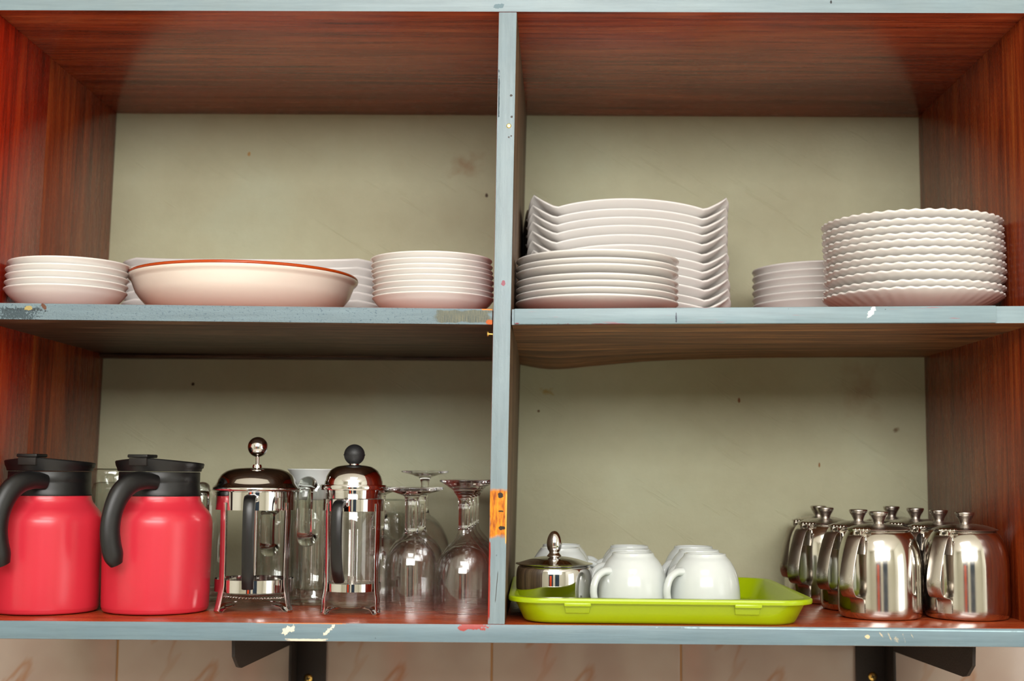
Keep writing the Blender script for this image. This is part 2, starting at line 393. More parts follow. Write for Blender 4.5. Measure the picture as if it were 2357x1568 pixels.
# ------------------------------------------------------------------ the room (setting)
ZC, ZF = 1.60, -1.30
struct(finish('wall_back', box(-2.4, 2.4, 0.5, 0.6, -0.010, ZC), M['plaster'], smooth=0))
wall_low = struct(finish('wall_back_lower', box(-2.4, 2.4, 0.4970, 0.6, ZF, -0.0112), M['grout'], smooth=0))
tile0 = None
for row in range(3):
    for i in range(-3, 6):
        x = -0.0138 + 0.2988*i
        z1 = -0.0115 - row*0.2988
        if tile0 is None:
            tile0 = finish('wall_tile', box(0.0016, 0.2972, 0, 0.010, -0.2956, 0, 0.0016), M['tile'], wall_low, 30); o = tile0
        else:
            o = tile0.copy(); COL.objects.link(o); o.parent = wall_low
        o.location = (x, 0.4945 + random.uniform(0, 0.0006), z1)
struct(finish('floor', box(-2.5, 2.5, -3.6, 0.6, ZF-0.1, ZF), M['room_floor'], smooth=0))
struct(finish('ceiling', box(-2.5, 2.5, -3.6, 0.6, ZC, ZC+0.1), M['room_ceiling'], smooth=0))
struct(finish('wall_left', box(-2.5, -2.4, -3.6, 0.6, ZF, ZC), M['room_wall'], smooth=0))
struct(finish('wall_right', box(2.4, 2.5, -3.6, 0.6, ZF, ZC), M['room_wall'], smooth=0))
struct(finish('wall_front', box(-2.4, 2.4, -3.6, -3.5, ZF, ZC), M['room_wall'], smooth=0))
for i, (x, hw) in enumerate(((-0.56, 0.42), (0.62, 0.40))):
    wf = bmesh.new()
    for a in ((x-hw-0.06, x-hw, -1.1, 0.72), (x+hw, x+hw+0.06, -1.1, 0.72), (x-hw, x+hw, 0.66, 0.72), (x-hw, x+hw, -1.1, -1.04)):
        box(a[0], a[1], -3.5, -3.45, a[2], a[3], 0, wf)
    fr = struct(finish('window_%d' % (i+1), wf, M['window_frame'], smooth=0))
    finish('pane', box(x-hw, x+hw, -3.495, -3.48, -1.04, 0.66), M['dark_pane'], fr, 0)
    if i == 0:
        bm = bmesh.new(); n = 40; A = []
        for k in range(n+1):
            xx = x-0.20+0.34*k/n; yy = -3.42+0.02*math.sin(k*0.9)
            A.append([bm.verts.new((xx, yy, zz)) for zz in (-1.03, -0.3, 0.35)])
        for p, q in zip(A[:-1], A[1:]):
            for j in range(2): bm.faces.new((p[j], q[j], q[j+1], p[j+1]))
        cu = finish('curtain', bm, M['curtain'], fr, 180)
        so = cu.modifiers.new('thickness', 'SOLIDIFY'); so.thickness = 0.004

# ------------------------------------------------------------------ the shelf unit
unit = thing('wall_shelf_unit', 'large red-brown wooden wall shelf with chipped blue-grey painted front edges', 'shelf')
XLt, XLb, XRt, XRb = -0.6465, -0.6590, 0.6765, 0.6785
TOP = [(-0.66, 0.7760), (0.0057, 0.7738), (0.69, 0.7714)]
fl = lambda X: 0.3904 - 0.0071*X          # top of the left middle shelf
fr_ = lambda X: 0.3898 + 0.0117*(X-0.029)  # top of the right middle shelf
fb = lambda X: 0.0010 + 0.0033*X           # top of the bottom board
def board(name, xs, ztop, zbot, y0, y1, mats, parent, bevel=0.0012, ny=1, nx=1, dzb=None):
    x0, x1 = xs
    if nx == 1:
        o = finish(name, hexa([(x0, y0, zbot(x0)), (x1, y0, zbot(x1)), (x1, y1, zbot(x1)), (x0, y1, zbot(x0)),
                               (x0, y0, ztop(x0)), (x1, y0, ztop(x1)), (x1, y1, ztop(x1)), (x0, y1, ztop(x0))], bevel), mats, parent, 30)
    side_mats(o, lambda n: 0 if n.y < -0.5 else (1 if n.z > 0 else 2))
    return o
ztop_b = lambda X: 0.7738 - 0.0034*(X-0.0057)
board('top_board', (-0.70, 0.72), lambda X: ztop_b(X)+0.028, ztop_b, 0.0, 0.5, [M['paint_top'], M['varnish_x'], M['varnish_x']], unit)
board('bottom_board', (-0.70, 0.72), fb, lambda X: -0.0215+0.0033*X, 0.0, 0.493, [M['paint_bot'], M['varnish_top'], M['bare_x']], unit)
shL = board('shelf_board', (-0.6545, 0.0022), fl, lambda X: fl(X)-0.0208+0.0018*(X+0.3), 0.0, 0.499, [M['paint_left'], M['varnish_top'], M['bare_left']], unit)
finish('batten', box(-0.6535, 0.004, 0.478, 0.499, 0.3665, 0.3722, 0.0006), M['bare_left'], unit, 30)
# right shelf: plank whose underside swells along its live back edge
def right_shelf():
    bm = bmesh.new(); NX, NY = 40, 12; X0, X1 = 0.0265, 0.6775
    sag = spline([(0.0265, 0.009), (0.079, 0.0172), (0.15, 0.0115), (0.24, 0.004), (0.35, 0.0005), (0.45, -0.001), (0.68, -0.001)], 8)
    def sg(x):
        for (a, b), (c, d) in zip(sag[:-1], sag[1:]):
            if a <= x <= c: return b+(d-b)*(x-a)/max(c-a, 1e-9)
        return sag[-1][1]
    T = []; B = []
    for i in range(NX+1):
        x = X0+(X1-X0)*i/NX; rt_, rb_ = [], []
        for j in range(NY+1):
            y = 0.499*j/NY; t = max(0, (y-0.2)/0.299); s = t*t*(3-2*t)
            rt_.append(bm.verts.new((x, y, fr_(x)))); rb_.append(bm.verts.new((x, y, 0.3702+0.0092*(x-0.029)-sg(x)*s)))
        T.append(rt_); B.append(rb_)
    for i in range(NX):
        for j in range(NY):
            bm.faces.new((T[i][j], T[i+1][j], T[i+1][j+1], T[i][j+1])); bm.faces.new((B[i][j], B[i][j+1], B[i+1][j+1], B[i+1][j]))
        bm.faces.new((T[i][0], B[i][0], B[i+1][0], T[i+1][0])); bm.faces.new((T[i][NY], T[i+1][NY], B[i+1][NY], B[i][NY]))
    for j in range(NY):
        bm.faces.new((T[0][j], T[0][j+1], B[0][j+1], B[0][j])); bm.faces.new((T[NX][j], B[NX][j], B[NX][j+1], T[NX][j+1]))
    o = finish('shelf_board', bm, [M['paint_right'], M['varnish_top'], M['bare_x']], unit, 40)
    side_mats(o, lambda n: 0 if n.y < -0.5 else (1 if n.z > 0 else 2))
right_shelf()
# front facing strip of the right shelf ends short of the side panel
fs = finish('edge_strip', hexa([(0.0295, -0.006, 0.3702), (0.6262, -0.006, 0.3757), (0.6262, 0.0, 0.3757), (0.0295, 0.0, 0.3702),
                                (0.0295, -0.006, 0.3899), (0.6262, -0.006, 0.3969), (0.6262, 0.0, 0.3969), (0.0295, 0.0, 0.3899)], 0.0012), M['paint_right'], unit, 30)
# divider
div = finish('divider', hexa([(-0.0003, 0, fb(0)), (0.0210, 0, fb(0)), (0.0213, 0.499, fb(0)), (0.0000, 0.499, fb(0)),
                              (0.0062, 0, 0.7737), (0.0296, 0, 0.7737), (0.0352, 0.499, 0.7737), (0.0120, 0.499, 0.7737)], 0.0012), [M['paint_div'], M['bare_z'], M['varnish_z']], unit, 30)
side_mats(div, lambda n: 0 if n.y < -0.5 else (1 if n.x > 0 else 2))
nb = tube([(0.006, 0.004, 0.3585), (-0.0025, 0.003, 0.3588)], 0.0013, 10); tube([(-0.0025, 0.003, 0.3588), (-0.0045, 0.0028, 0.3588)], [0.0031, 0.0037], 12, nb)
finish('nail', nb, M['brass'], div, 40)
finish('screw_head', rings([(0, 0.0012), (0.0022, 0.001), (0.0031, 0.0)], 16, lambda r, z, th: (0.0205+r*math.cos(th), -z, 0.6245+r*math.sin(th))), M['brass'], div, 40)
# side panels (the left one is two planks wide)
def panel(name, xt, xb, dx, y0, y1, mats):
    o = finish(name, hexa([(min(xb, xb+dx), y0, fb(xb)), (max(xb, xb+dx), y0, fb(xb)), (max(xb, xb+dx), y1, fb(xb)), (min(xb, xb+dx), y1, fb(xb)),
                           (min(xt, xt+dx), y0, ztop_b(xt)), (max(xt, xt+dx), y0, ztop_b(xt)), (max(xt, xt+dx), y1, ztop_b(xt)), (min(xt, xt+dx), y1, ztop_b(xt))], 0.0007), mats, unit, 30)
    side_mats(o, lambda n: 0 if n.y < -0.5 else 1); return o
panel('side_plank', XLt, XLb, -0.024, 0.0, 0.1985, [M['paint_top'], M['varnish_z']])
panel('side_plank', XLt-0.0004, XLb-0.0004, -0.024, 0.1990, 0.499, [M['varnish_zb'], M['varnish_zb']])
panel('side_panel', XRt, XRb, 0.024, 0.0, 0.499, [M['paint_top'], M['varnish_zb']])

# ------------------------------------------------------------------ iron brackets under the shelf
def bracket(x, s, label, x_scr, z_scr):
    t = thing('shelf_bracket', label, 'bracket', (0, 0, 0), 0, 'iron brackets under the shelf')
    zt = -0.0235+0.0033*x
    # wall leg: angle iron, flange at the outer side
    bm = box(min(x, x+s*0.046), max(x, x+s*0.046), 0.4885, 0.4940, -0.52, zt, 0.0008); box(min(x, x-s*0.004), max(x, x-s*0.004), 0.440, 0.4940, -0.52, zt, 0.0008, bm)
    finish('wall_leg', bm, M['iron'], t, 30)
    # arm: top flange against the board and an upright web whose lower edge drops and front end is cut askew
    X0, X1 = (x, x-0.004) if s > 0 else (x, x+0.004)
    prof = [(0.050, zt), (0.0535, -0.049), (0.078, -0.0650), (0.094, -0.0685), (0.438, -0.0810), (0.438, zt)]
    bm = bmesh.new(); A = [bm.verts.new((X0, y, z)) for y, z in prof]; B = [bm.verts.new((X1, y, z)) for y, z in prof]
    bm.faces.new(A); bm.faces.new(B[::-1])
    for i in range(len(prof)):
        j = (i+1) % len(prof); bm.faces.new((A[j], A[i], B[i], B[j]))
    box(min(x, x+s*0.038), max(x, x+s*0.038), 0.052, 0.488, zt-0.004, zt, 0.0006, bm)
    finish('arm', bm, M['iron'], t, 30)
    sc = rings([(0, 0.0032), (0.005, 0.0028), (0.0066, 0.0015), (0.0070, 0.0)], 24, lambda r, z, th: (x_scr+r*math.cos(th), 0.4885-z, z_scr+r*math.sin(th)))
    so = finish('screw', sc, M['brass'], t, 50)
    sl = bmesh.new()
    for a in (0.3, 0.3+PI/2):
        c_, s_ = math.cos(a), math.sin(a); v = []
        q = [(-0.0036*c_-0.0009*-s_, -0.0036*s_-0.0009*c_), (0.0036*c_-0.0009*-s_, 0.0036*s_-0.0009*c_), (0.0036*c_+0.0009*-s_, 0.0036*s_+0.0009*c_), (-0.0036*c_+0.0009*-s_, -0.0036*s_+0.0009*c_)]
        hexa([(x_scr+a_, 0.4852, z_scr+b_) for a_, b_ in q]+[(x_scr+a_, 0.4862, z_scr+b_) for a_, b_ in q], 0, sl)
    finish('slot', sl, M['hole'], so, 0)
bracket(-0.3222, 1, 'black iron shelf bracket on the tiled wall below the french presses', -0.3035, -0.1400)
bracket(0.6040, -1, 'black iron shelf bracket on the tiled wall below the steel pots', 0.5835, -0.1265)

# ------------------------------------------------------------------ plates
def plate_prof(r, h, t=0.0036, foot=0.55, p=1.7, lip=0.0016):
    f = foot*r; n = 9; out = [(0, 0.0022), (f-0.004, 0.0022), (f-0.002, 0.0004), (f-0.0005, 0.0), (f+0.0012, 0.0006)]
    z0 = 0.0012; R = r-lip
    for i in range(1, n+1):
        s = i/n; z = z0+(h-t*0.9-z0)*(1-(1-s**p)**(1/p) if p > 1.01 else s)
        out.append((f+0.0015+(R-f-0.0015)*s, z))
    out += [(r-0.0003, h-t*0.62), (r, h-t*0.38), (r-0.0006, h-t*0.1), (r-0.0018, h)]
    for i in range(n, 0, -1):
        s = i/n*0.97; z = z0+(h-t*0.9-z0)*(1-(1-s**p)**(1/p) if p > 1.01 else s)+t*0.95
        out.append((f+(R-f)*s-0.0025, min(z, h-0.0006)))
    out += [(f-0.006, 0.0022+t), (0, 0.0022+t)]
    return out
ORD = ['topmost', 'second from top', 'third from top', 'fourth from top', 'fifth from top', 'sixth from top', 'seventh from top', 'eighth from top', 'ninth from top', 'tenth from top', 'eleventh from top', 'twelfth from top']
def stack(me_obj, items, label, group, first=True):
    """items bottom->top (x,y,z,rot); label has %s for the place in the stack"""
    n = len(items)
    for i, (x, y, z, rz) in enumerate(items):
        place = ORD[n-1-i] if i else 'bottom one'
        if i == 0: o = me_obj
        else: o = me_obj.copy(); COL.objects.link(o)
        o.location = (x, y, z); o.rotation_euler = (0, 0, rz)
        tag(o, label % place, 'plate', group)
J = lambda a: random.uniform(-a, a)
# far left: five small plates
p = finish('side_plate', rings(plate_prof(0.0795, 0.0278, 0.0036, 0.60, 1.22), 80), M['porcelain'], None, 180)
zz = [0.0, 0.0087, 0.0177, 0.0264, 0.0358]
stack(p, [(x, 0.095, fl(x)+0.0004+z, i*0.7) for i, (x, z) in enumerate(zip((-0.5725, -0.5716, -0.571, -0.5711, -0.5685), zz))],
      'small white plate, %s in stack at far left end', 'small plates at the left end')
# beside the divider: eight small plates
p = finish('side_plate', rings(plate_prof(0.0812, 0.0240, 0.0033, 0.58, 1.35), 80), M['porcelain'], None, 180)
zs4 = [0.4150, 0.4215, 0.4295, 0.4375, 0.4450, 0.4510, 0.4585, 0.4667]
xs4 = [-0.0812, -0.0812, -0.081, -0.0812, -0.082, -0.0829, -0.0834, -0.0841]
stack(p, [(x, 0.10, z-0.0236+0.0002, i*0.9) for i, (x, z) in enumerate(zip(xs4, zs4))],
      'small white plate, %s in stack left of the divider', 'small plates beside the divider')
# wide deep dish with brown rim
def dish():
    r, h = 0.1575, 0.0605
    pr = [(0, 0.005), (0.088, 0.005), (0.092, 0.0008), (0.097, 0.0), (0.1, 0.002)]
    for i in range(1, 11):
        s = i/10; pr.append((0.1+(r-0.006-0.1)*s, 0.002+(h-0.013-0.002)*(1-(1-s**1.55)**(1/1.55))))
    pr += [(r-0.0048, h-0.0105), (r-0.0022, h-0.0085), (r-0.0004, h-0.006), (r, h-0.0035), (r-0.0006, h-0.001), (r-0.002, h)]
    inner = [(r-0.005, h-0.002), (r-0.010, h-0.010), (r-0.02, h-0.030), (0.115, 0.015), (0.09, 0.010), (0, 0.0095)]
    t = thing('serving_dish', 'wide cream serving dish with a thin orange-brown rim in the upper left bay', 'dish', (-0.3515, 0.1745, fl(-0.35)+0.0004))
    finish('dish_body', rings(pr+inner, 128), simple('cream_glaze', lin(228, 218, 206), 0.12).m, t, 180)
    finish('rim_band', rings([(r+0.0002, h-0.0036), (r-0.0004, h-0.0006), (r-0.0018, h+0.0006), (r-0.0036, h+0.0003), (r-0.0030, h-0.002)], 128, closed=True), M['rim_brown'], t, 180)
dish()
# oblong platters behind the dish
def super_pos(hw, hd, n, wave):
    def pos(r, z, th):
        c, s = math.cos(th), math.sin(th); k = 1/((abs(c)**n+abs(s)**n)**(1/n))
        x, y = r*k*c, r*k*s
        ax, ay = abs(k*c), abs(k*s); u = min(ax, ay)/max(ax, ay, 1e-9)
        wgt = max(0, (r-0.55)/0.45)**1.5
        return (hw*x*(1+0.0*u), hd*y, z+wgt*wave(u, ax > ay))
    return pos
def super_prof(R, h, t, foot, p, lipx):
    """normalised plate profile: radii as fractions of 1, R real half-width used for the thickness"""
    return [(a/R, b) for a, b in plate_prof(R, h, t, foot, p)]
pw = lambda u, side: 0.004*max(0, (u-0.45)/0.55)**1.5
p = finish('oblong_platter', rings(super_prof(0.19, 0.036, 0.0048, 0.62, 1.5, 0), 128, super_pos(0.203, 0.083, 4.0, pw)), M['porcelain'], None, 180)
stack(p, [(-0.388+J(0.0015), 0.4152+J(0.0005), fl(-0.388)+0.0004+0.01265*i, 0) for i in range(7)],
      'oblong white platter, %s in stack behind brown-rimmed dish', 'oblong platters behind the dish')
# square plates with upturned corners
def sqw(u, side):
    if u < 0.73: return 0.0148*(1-(u/0.73)**2)**0.85
    return 0.019*((u-0.73)/0.27)**1.1
p = finish('square_plate', rings(super_prof(0.142, 0.0285, 0.0046, 0.60, 1.25, 0), 192, super_pos(0.146, 0.130, 15.0, sqw)), M['porcelain'], None, 180)
dz5 = [0.0, 0.0115, 0.0260, 0.0395, 0.0520, 0.0640, 0.0775, 0.0920, 0.1055, 0.1175, 0.1295, 0.1440]
dx5 = [0.003, 0.002, 0.002, 0, -0.001, 0.001, -0.001, -0.001, -0.0005, -0.0005, -0.0005, 0.001]
stack(p, [(0.1815+dx5[i], 0.361, fr_(0.18)+0.0018+dz5[i], math.radians(3.2)) for i in range(12)],
      'square white plate, %s in the stack right of the divider', 'square plates in the upper right bay')
# seven dinner plates in front of them
p = finish('dinner_plate', rings(plate_prof(0.1088, 0.0196, 0.0038, 0.58, 1.25), 112), M['porcelain'], None, 180)
z6 = [0.0, 0.0088, 0.0176, 0.0264, 0.0386, 0.0462, 0.0568]; x6 = [0.1366, 0.1366, 0.1368, 0.1366, 0.1366, 0.1368, 0.1372]
stack(p, [(x6[i], 0.1115, fr_(0.137)+0.0006+z6[i], i*0.8) for i in range(7)],
      'round white plate, %s in stack before the square plates', 'dinner plates before the square plates')
# scalloped dinner plates at the right
def scal(r, z, th):
    w = max(0, (r-0.085)/0.032); k = 1+0.006*w*math.cos(44*th)
    return (r*k*math.cos(th), r*k*math.sin(th), z+0.0007*w*math.cos(44*th))
p = finish('scalloped_plate', rings(plate_prof(0.1172, 0.0262, 0.0040, 0.56, 1.15), 264, scal), M['porcelain'], None, 180)
z8 = [0.4231, 0.4321, 0.4450, 0.4550, 0.4639, 0.4744, 0.4845, 0.4926, 0.5025, 0.5115, 0.5229]
x8 = [0.5575, 0.5590, 0.5595, 0.5600, 0.5596, 0.5594, 0.5595, 0.5586, 0.5582, 0.5580, 0.5575]
stack(p, [(x8[i], 0.1205, fr_(0.558)+0.0005+(z8[i]-z8[0])*0.985, i*0.05) for i in range(11)],
      'white plate with scalloped rim, %s in right-end stack', 'scalloped plates at the right end')
# six plates behind
p = finish('soup_plate', rings(plate_prof(0.1045, 0.0440, 0.0045, 0.60, 1.35), 96), M['porcelain'], None, 180)
stack(p, [(0.484, 0.340, fr_(0.484)+0.0005+0.0106*i, i*0.4) for i in range(6)],
      'plain white plate, %s in stack half hidden by scalloped plates', 'plates behind the scalloped stack')

# ------------------------------------------------------------------ vacuum jugs
def jug():
    t = thing('vacuum_jug', '', 'jug', (0, 0, 0), 0, 'red vacuum jugs')
    body = spline([(0.064, 0.0006), (0.0672, 0.0016), (0.0690, 0.0052), (0.0698, 0.012), (0.0705, 0.05), (0.0712, 0.100), (0.0712, 0.115), (0.0700, 0.123), (0.0660, 0.1310), (0.0605, 0.1375), (0.0565, 0.1430), (0.0548, 0.1475), (0.0543, 0.1515)], 4)
    finish('body', rings([(0, 0.0008), (0.06, 0.0008)]+body+[(0.05, 0.1515), (0, 0.1515)], 112), M['red'], t, 50)
    col = [(0.050, 0.1512), (0.0545, 0.1514), (0.0550, 0.1525), (0.0540, 0.1545), (0.0534, 0.160), (0.0530, 0.168), (0.0528, 0.1700), (0.0530, 0.1705), (0.0530, 0.1825), (0.0525, 0.1832), (0.045, 0.1832)]
    cl = finish('collar', rings([(0, 0.1512)]+col+[(0, 0.1832)], 96), M['black'], t, 40)
    def lidpos(r, z, th):
        x, y = r*math.cos(th), r*math.sin(th)
        if z > 0.190: z = z - 0.085*(x-0.0)*(1 if x > -0.02 else 0) - (0.085*-0.02 if x <= -0.02 else 0) + (0.10*(x+0.02) if x < -0.02 else 0)
        return (x*1.0, y, z)
    ld = finish('lid', rings([(0, 0.1838), (0.0520, 0.1838), (0.0545, 0.1842), (0.0555, 0.1880), (0.0572, 0.1935), (0.0582, 0.1985), (0.0572, 0.1998), (0.050, 0.2003), (0.03, 0.2004), (0, 0.2004)], 96, lidpos), M['black'], t, 45)
    # thumb lever with its dark slot
    a = math.radians(-118); cx, cy = 0.049*math.cos(a), 0.049*math.sin(a)
    tb = box(-0.0145, 0.0145, -0.012, 0.016, 0.2015, 0.2058, 0.0014); bmesh.ops.transform(tb, matrix=Matrix.Translation((cx, cy, 0)) @ Matrix.Rotation(a+PI/2, 4, 'Z'), verts=tb.verts)
    finish('thumb_lever', tb, M['black'], ld, 40)
    sl = box(-0.0125, 0.0125, -0.0108, 0.010, 0.1915, 0.2012, 0.0005); bmesh.ops.transform(sl, matrix=Matrix.Translation((cx, cy, 0)) @ Matrix.Rotation(a+PI/2, 4, 'Z'), verts=sl.verts)
    finish('lever_slot', sl, M['hole'], ld, 40)
    hp = spline([(-0.004, -0.0525, 0.1695), (-0.018, -0.0640, 0.1720), (-0.034, -0.0755, 0.1685), (-0.0465, -0.0840, 0.1560), (-0.0545, -0.0890, 0.1350), (-0.0575, -0.0905, 0.1130), (-0.0560, -0.0895, 0.0930), (-0.0520, -0.0870, 0.0770), (-0.0480, -0.0845, 0.0665)], 6)
    nr = len(hp); rr = spline([(0.0100,), (0.0115,), (0.0135,), (0.0140,), (0.0132,), (0.0132,), (0.0135,), (0.0130,), (0.0085,)], 6)
    hb = tube(hp, [r[0] for r in rr], 20, flat=((0.5, -0.85, 0), 0.72))
    finish('handle', hb, M['black'], t, 60)
    return t
ja = math.atan2(-0.445-0.0698, 0.134+1.67)   # facing the room
j = jug(); j.location = (-0.4475, 0.128, fb(-0.4475)+0.0004); j.rotation_euler = (0, 0, 0.27)
j['label'] = 'red vacuum jug with black lid and handle, standing beside the large french press'
dup(j, (-0.5915, 0.116, fb(-0.59)+0.0004), 0.33, 'red vacuum jug with black lid, against the left side panel at the end', 'red vacuum jugs')

# ------------------------------------------------------------------ french presses
def press(name, label, loc, rz, R, ring, band, leg_az, foot_out, lid_prof, knob, knobmat, stem, hpath, hw, ht, haz, legw, glassh=None, plunger_z=0.02, plr=0.046):
    t = thing(name, label, 'coffee press', loc, rz)
    finish('top_ring', rings([(R, ring[0]), (R+0.0009, ring[0]), (R+0.0009, ring[1]), (R, ring[1])], 96, closed=True), M['chrome'], t, 40)
    finish('lower_band', rings([(R-0.0016, band[0]), (R-0.0008, band[0]), (R-0.0008, band[1]), (R-0.0016, band[1])], 96, closed=True), M['chrome'], t, 40)
    for az in leg_az:
        d = Vector((math.sin(az), -math.cos(az), 0)); wd = Vector((math.cos(az), math.sin(az), 0))
        pr = [(R+0.0016, ring[0]+0.010), (R+0.0018, ring[0]-0.004), (R+0.0012, 0.09), (R+0.0010, 0.048), (R+0.0012, 0.034), (R+0.0035, 0.020), (R+foot_out*0.75, 0.008), (R+foot_out, 0.0022), (R+foot_out-0.002, 0.0007), (R+foot_out-0.006, 0.0012), (R-0.006, 0.0065), (R-0.020, 0.0085)]
        pts = [tuple(d*r+Vector((0, 0, z))) for r, z in spline(pr, 4)]
        lg = strap(pts, legw, wd, 0.0012)
        finish('leg', lg, M['chrome'], t, 40)
    # lid
    ld = finish('lid', rings(lid_prof, 96), M['chrome'], t, 45)
    kb = []
    kz, kr = knob
    for i in range(25):
        a = -PI/2+PI*i/24; kb.append((max(0, kr*math.cos(a)) if 0 < i < 24 else 0, kz+kr*math.sin(a)))
    if knobmat == 'black_pebble':
        m_ = len(kb)//2; kb[m_] = (kr*1.045, kz); kb.insert(m_, (kr*1.045, kz-0.0007)); kb.insert(m_, (kr*0.995, kz-0.0012)); kb.insert(m_+3, (kr*0.995, kz+0.0006))
    finish('knob', rings(kb, 48), M[knobmat], t, 60)
    finish('stem', rings(stem+[(0.0025, plunger_z+0.003), (0, plunger_z+0.003)], 32), M['chrome'], t, 40)
    # plunger: boss, plate, perforated disc with a coiled edge
    pl = finish('plunger_plate', rings([(0, plunger_z+0.014), (0.006, plunger_z+0.014), (0.006, plunger_z+0.0045), (plr*0.7, plunger_z+0.0035), (plr*0.95, plunger_z+0.0045), (plr*0.96, plunger_z+0.003), (plr*0.7, plunger_z), (0, plunger_z)], 96), M['steel_satin'], t, 40)
    co = bmesh.new(); n = 420; path = []
    for i in range(n+1):
        a = 2*PI*i/n; b = 2*PI*i*60/n; rr_ = plr*0.955+0.0017*math.cos(b)
        path.append((rr_*math.cos(a), rr_*math.sin(a), plunger_z-0.0012+0.0017*math.sin(b)))
    tube(path, 0.0005, 4, co, caps=False); finish('coil', co, M['steel'], pl, 180)
    hd = Vector((math.sin(haz), -math.cos(haz), 0)); hwd = Vector((math.cos(haz), math.sin(haz), 0))
    pts = [tuple(hd*r+Vector((0, 0, z))) for r, z in spline([(R+a, b) for a, b in hpath], 6)]
    hh = finish('handle', strap(pts, hw, hwd, ht), M['black_gloss'], t, 40)
    bb = box(-hw*0.62, hw*0.62, -0.010, 0.001, hpath[0][1]-0.002, hpath[0][1]+0.006, 0.0012); bmesh.ops.transform(bb, matrix=Matrix.Rotation(haz, 4, 'Z') @ Matrix.Translation((0, -R, 0)), verts=bb.verts)
    finish('handle_bracket', bb, M['chrome'], hh, 40)
    if glassh:
        g = R-0.0022; a = glassh
        finish('beaker', rings([(0, 0.0088), (g-0.008, 0.0088), (g-0.002, 0.0105), (g, 0.016), (g, a), (g-0.0004, a+0.001), (g-0.0014, a+0.001), (g-0.0018, a), (g-0.0018, 0.017), (g-0.0036, 0.0125), (g-0.009, 0.0108), (0, 0.0108)], 96), M['thin'], t, 50)
    return t
D8 = [(0, 0.1330), (0.050, 0.1340), (0.0520, 0.1585), (0.0572, 0.1590), (0.0590, 0.1605), (0.0592, 0.1625), (0.0580, 0.1640), (0.0555, 0.1660), (0.0535, 0.1695), (0.0520, 0.1738), (0.0480, 0.1800), (0.0420, 0.1845), (0.0330, 0.1880), (0.0200, 0.1896), (0.0080, 0.1902), (0, 0.1902)]
press('french_press', 'large chrome french press with round chrome knob, right of the red jugs', (-0.3215, 0.152, fb(-0.32)+0.0003), 0.21, 0.0535, (0.1335, 0.1575), (0.0255, 0.0420),
      (math.radians(-50), math.radians(50), math.radians(130), math.radians(-130)), 0.0085, D8, (0.2178, 0.0137), 'chrome', [(0, 0.2060), (0.0024, 0.2058), (0.0024, 0.1945), (0.0058, 0.1940), (0.0066, 0.1915), (0.0066, 0.1900), (0.0025, 0.1895)],
      [(0.004, 0.1470), (0.018, 0.1505), (0.0300, 0.1430), (0.0330, 0.118), (0.0315, 0.085), (0.0270, 0.052), (0.0215, 0.0340)], 0.0150, 0.0085, math.radians(-6), 0.0105)
D3 = [(0, 0.1500), (0.0355, 0.1500), (0.0360, 0.1608), (0.0425, 0.1608), (0.0432, 0.1620), (0.0432, 0.1665), (0.0425, 0.1678), (0.0385, 0.1682), (0.0380, 0.1720), (0.0362, 0.1790), (0.0315, 0.1865), (0.0240, 0.1915), (0.0120, 0.1938), (0, 0.1942)]
press('french_press', 'small glass french press with black ball knob, left of the wine glasses', (-0.1845, 0.1165, fb(-0.18)+0.0003), 0.14, 0.0392, (0.1335, 0.1490), (0.0300, 0.0400),
      (math.radians(-58), math.radians(52), math.radians(125), math.radians(-125)), 0.0050, D3, (0.2075, 0.0138), 'black_pebble', [(0, 0.1985), (0.0028, 0.1980), (0.0028, 0.1965), (0.0062, 0.1955), (0.0066, 0.1940), (0.0030, 0.1935)],
      [(0.004, 0.1420), (0.014, 0.1455), (0.0255, 0.1380), (0.0285, 0.112), (0.0270, 0.085), (0.0220, 0.060), (0.0130, 0.0450)], 0.0135, 0.0080, math.radians(-18), 0.0095, 0.156, 0.034, 0.0345)

# ------------------------------------------------------------------ wine glasses, upside down
def glass_parts(t, outer_bowl, inner_bowl, stem, foot, mat, seg=96):
    """one closed surface cut into bowl, stem and foot; the cut rings coincide"""
    # bowl: from stem junction down the outside to the rim, up the inside to the pole
    finish('bowl', rings(outer_bowl+inner_bowl, seg), M['thin'], t, 180)
    finish('stem', rings([(0, outer_bowl[0][1]+0.0002), outer_bowl[0]]+stem+[foot[0]], seg), mat, t, 180, recalc=False)
    finish('foot', rings(foot, seg), mat, t, 180)
def fixnormals(t):
    for c in t.children:
        me = c.data; bm = bmesh.new(); bm.from_mesh(me)
        # outward: away from axis for the stem
        if c.name.startswith('stem'):
            s = sum((f.normal.x*f.calc_center_median().x+f.normal.y*f.calc_center_median().y) for f in bm.faces)
            if s < 0: bmesh.ops.reverse_faces(bm, faces=bm.faces)
        elif c.name.startswith('foot'):
            tp = max(bm.faces, key=lambda f: f.calc_center_median().z)
            if tp.normal.z < 0: bmesh.ops.reverse_faces(bm, faces=bm.faces)
        else:
            tp = max(bm.faces, key=lambda f: Vector(f.calc_center_median().xy).length)
            ctr = tp.calc_center_median()
            if tp.normal.x*ctr.x+tp.normal.y*ctr.y < 0: bmesh.ops.reverse_faces(bm, faces=bm.faces)
        bm.to_mesh(me); bm.free()
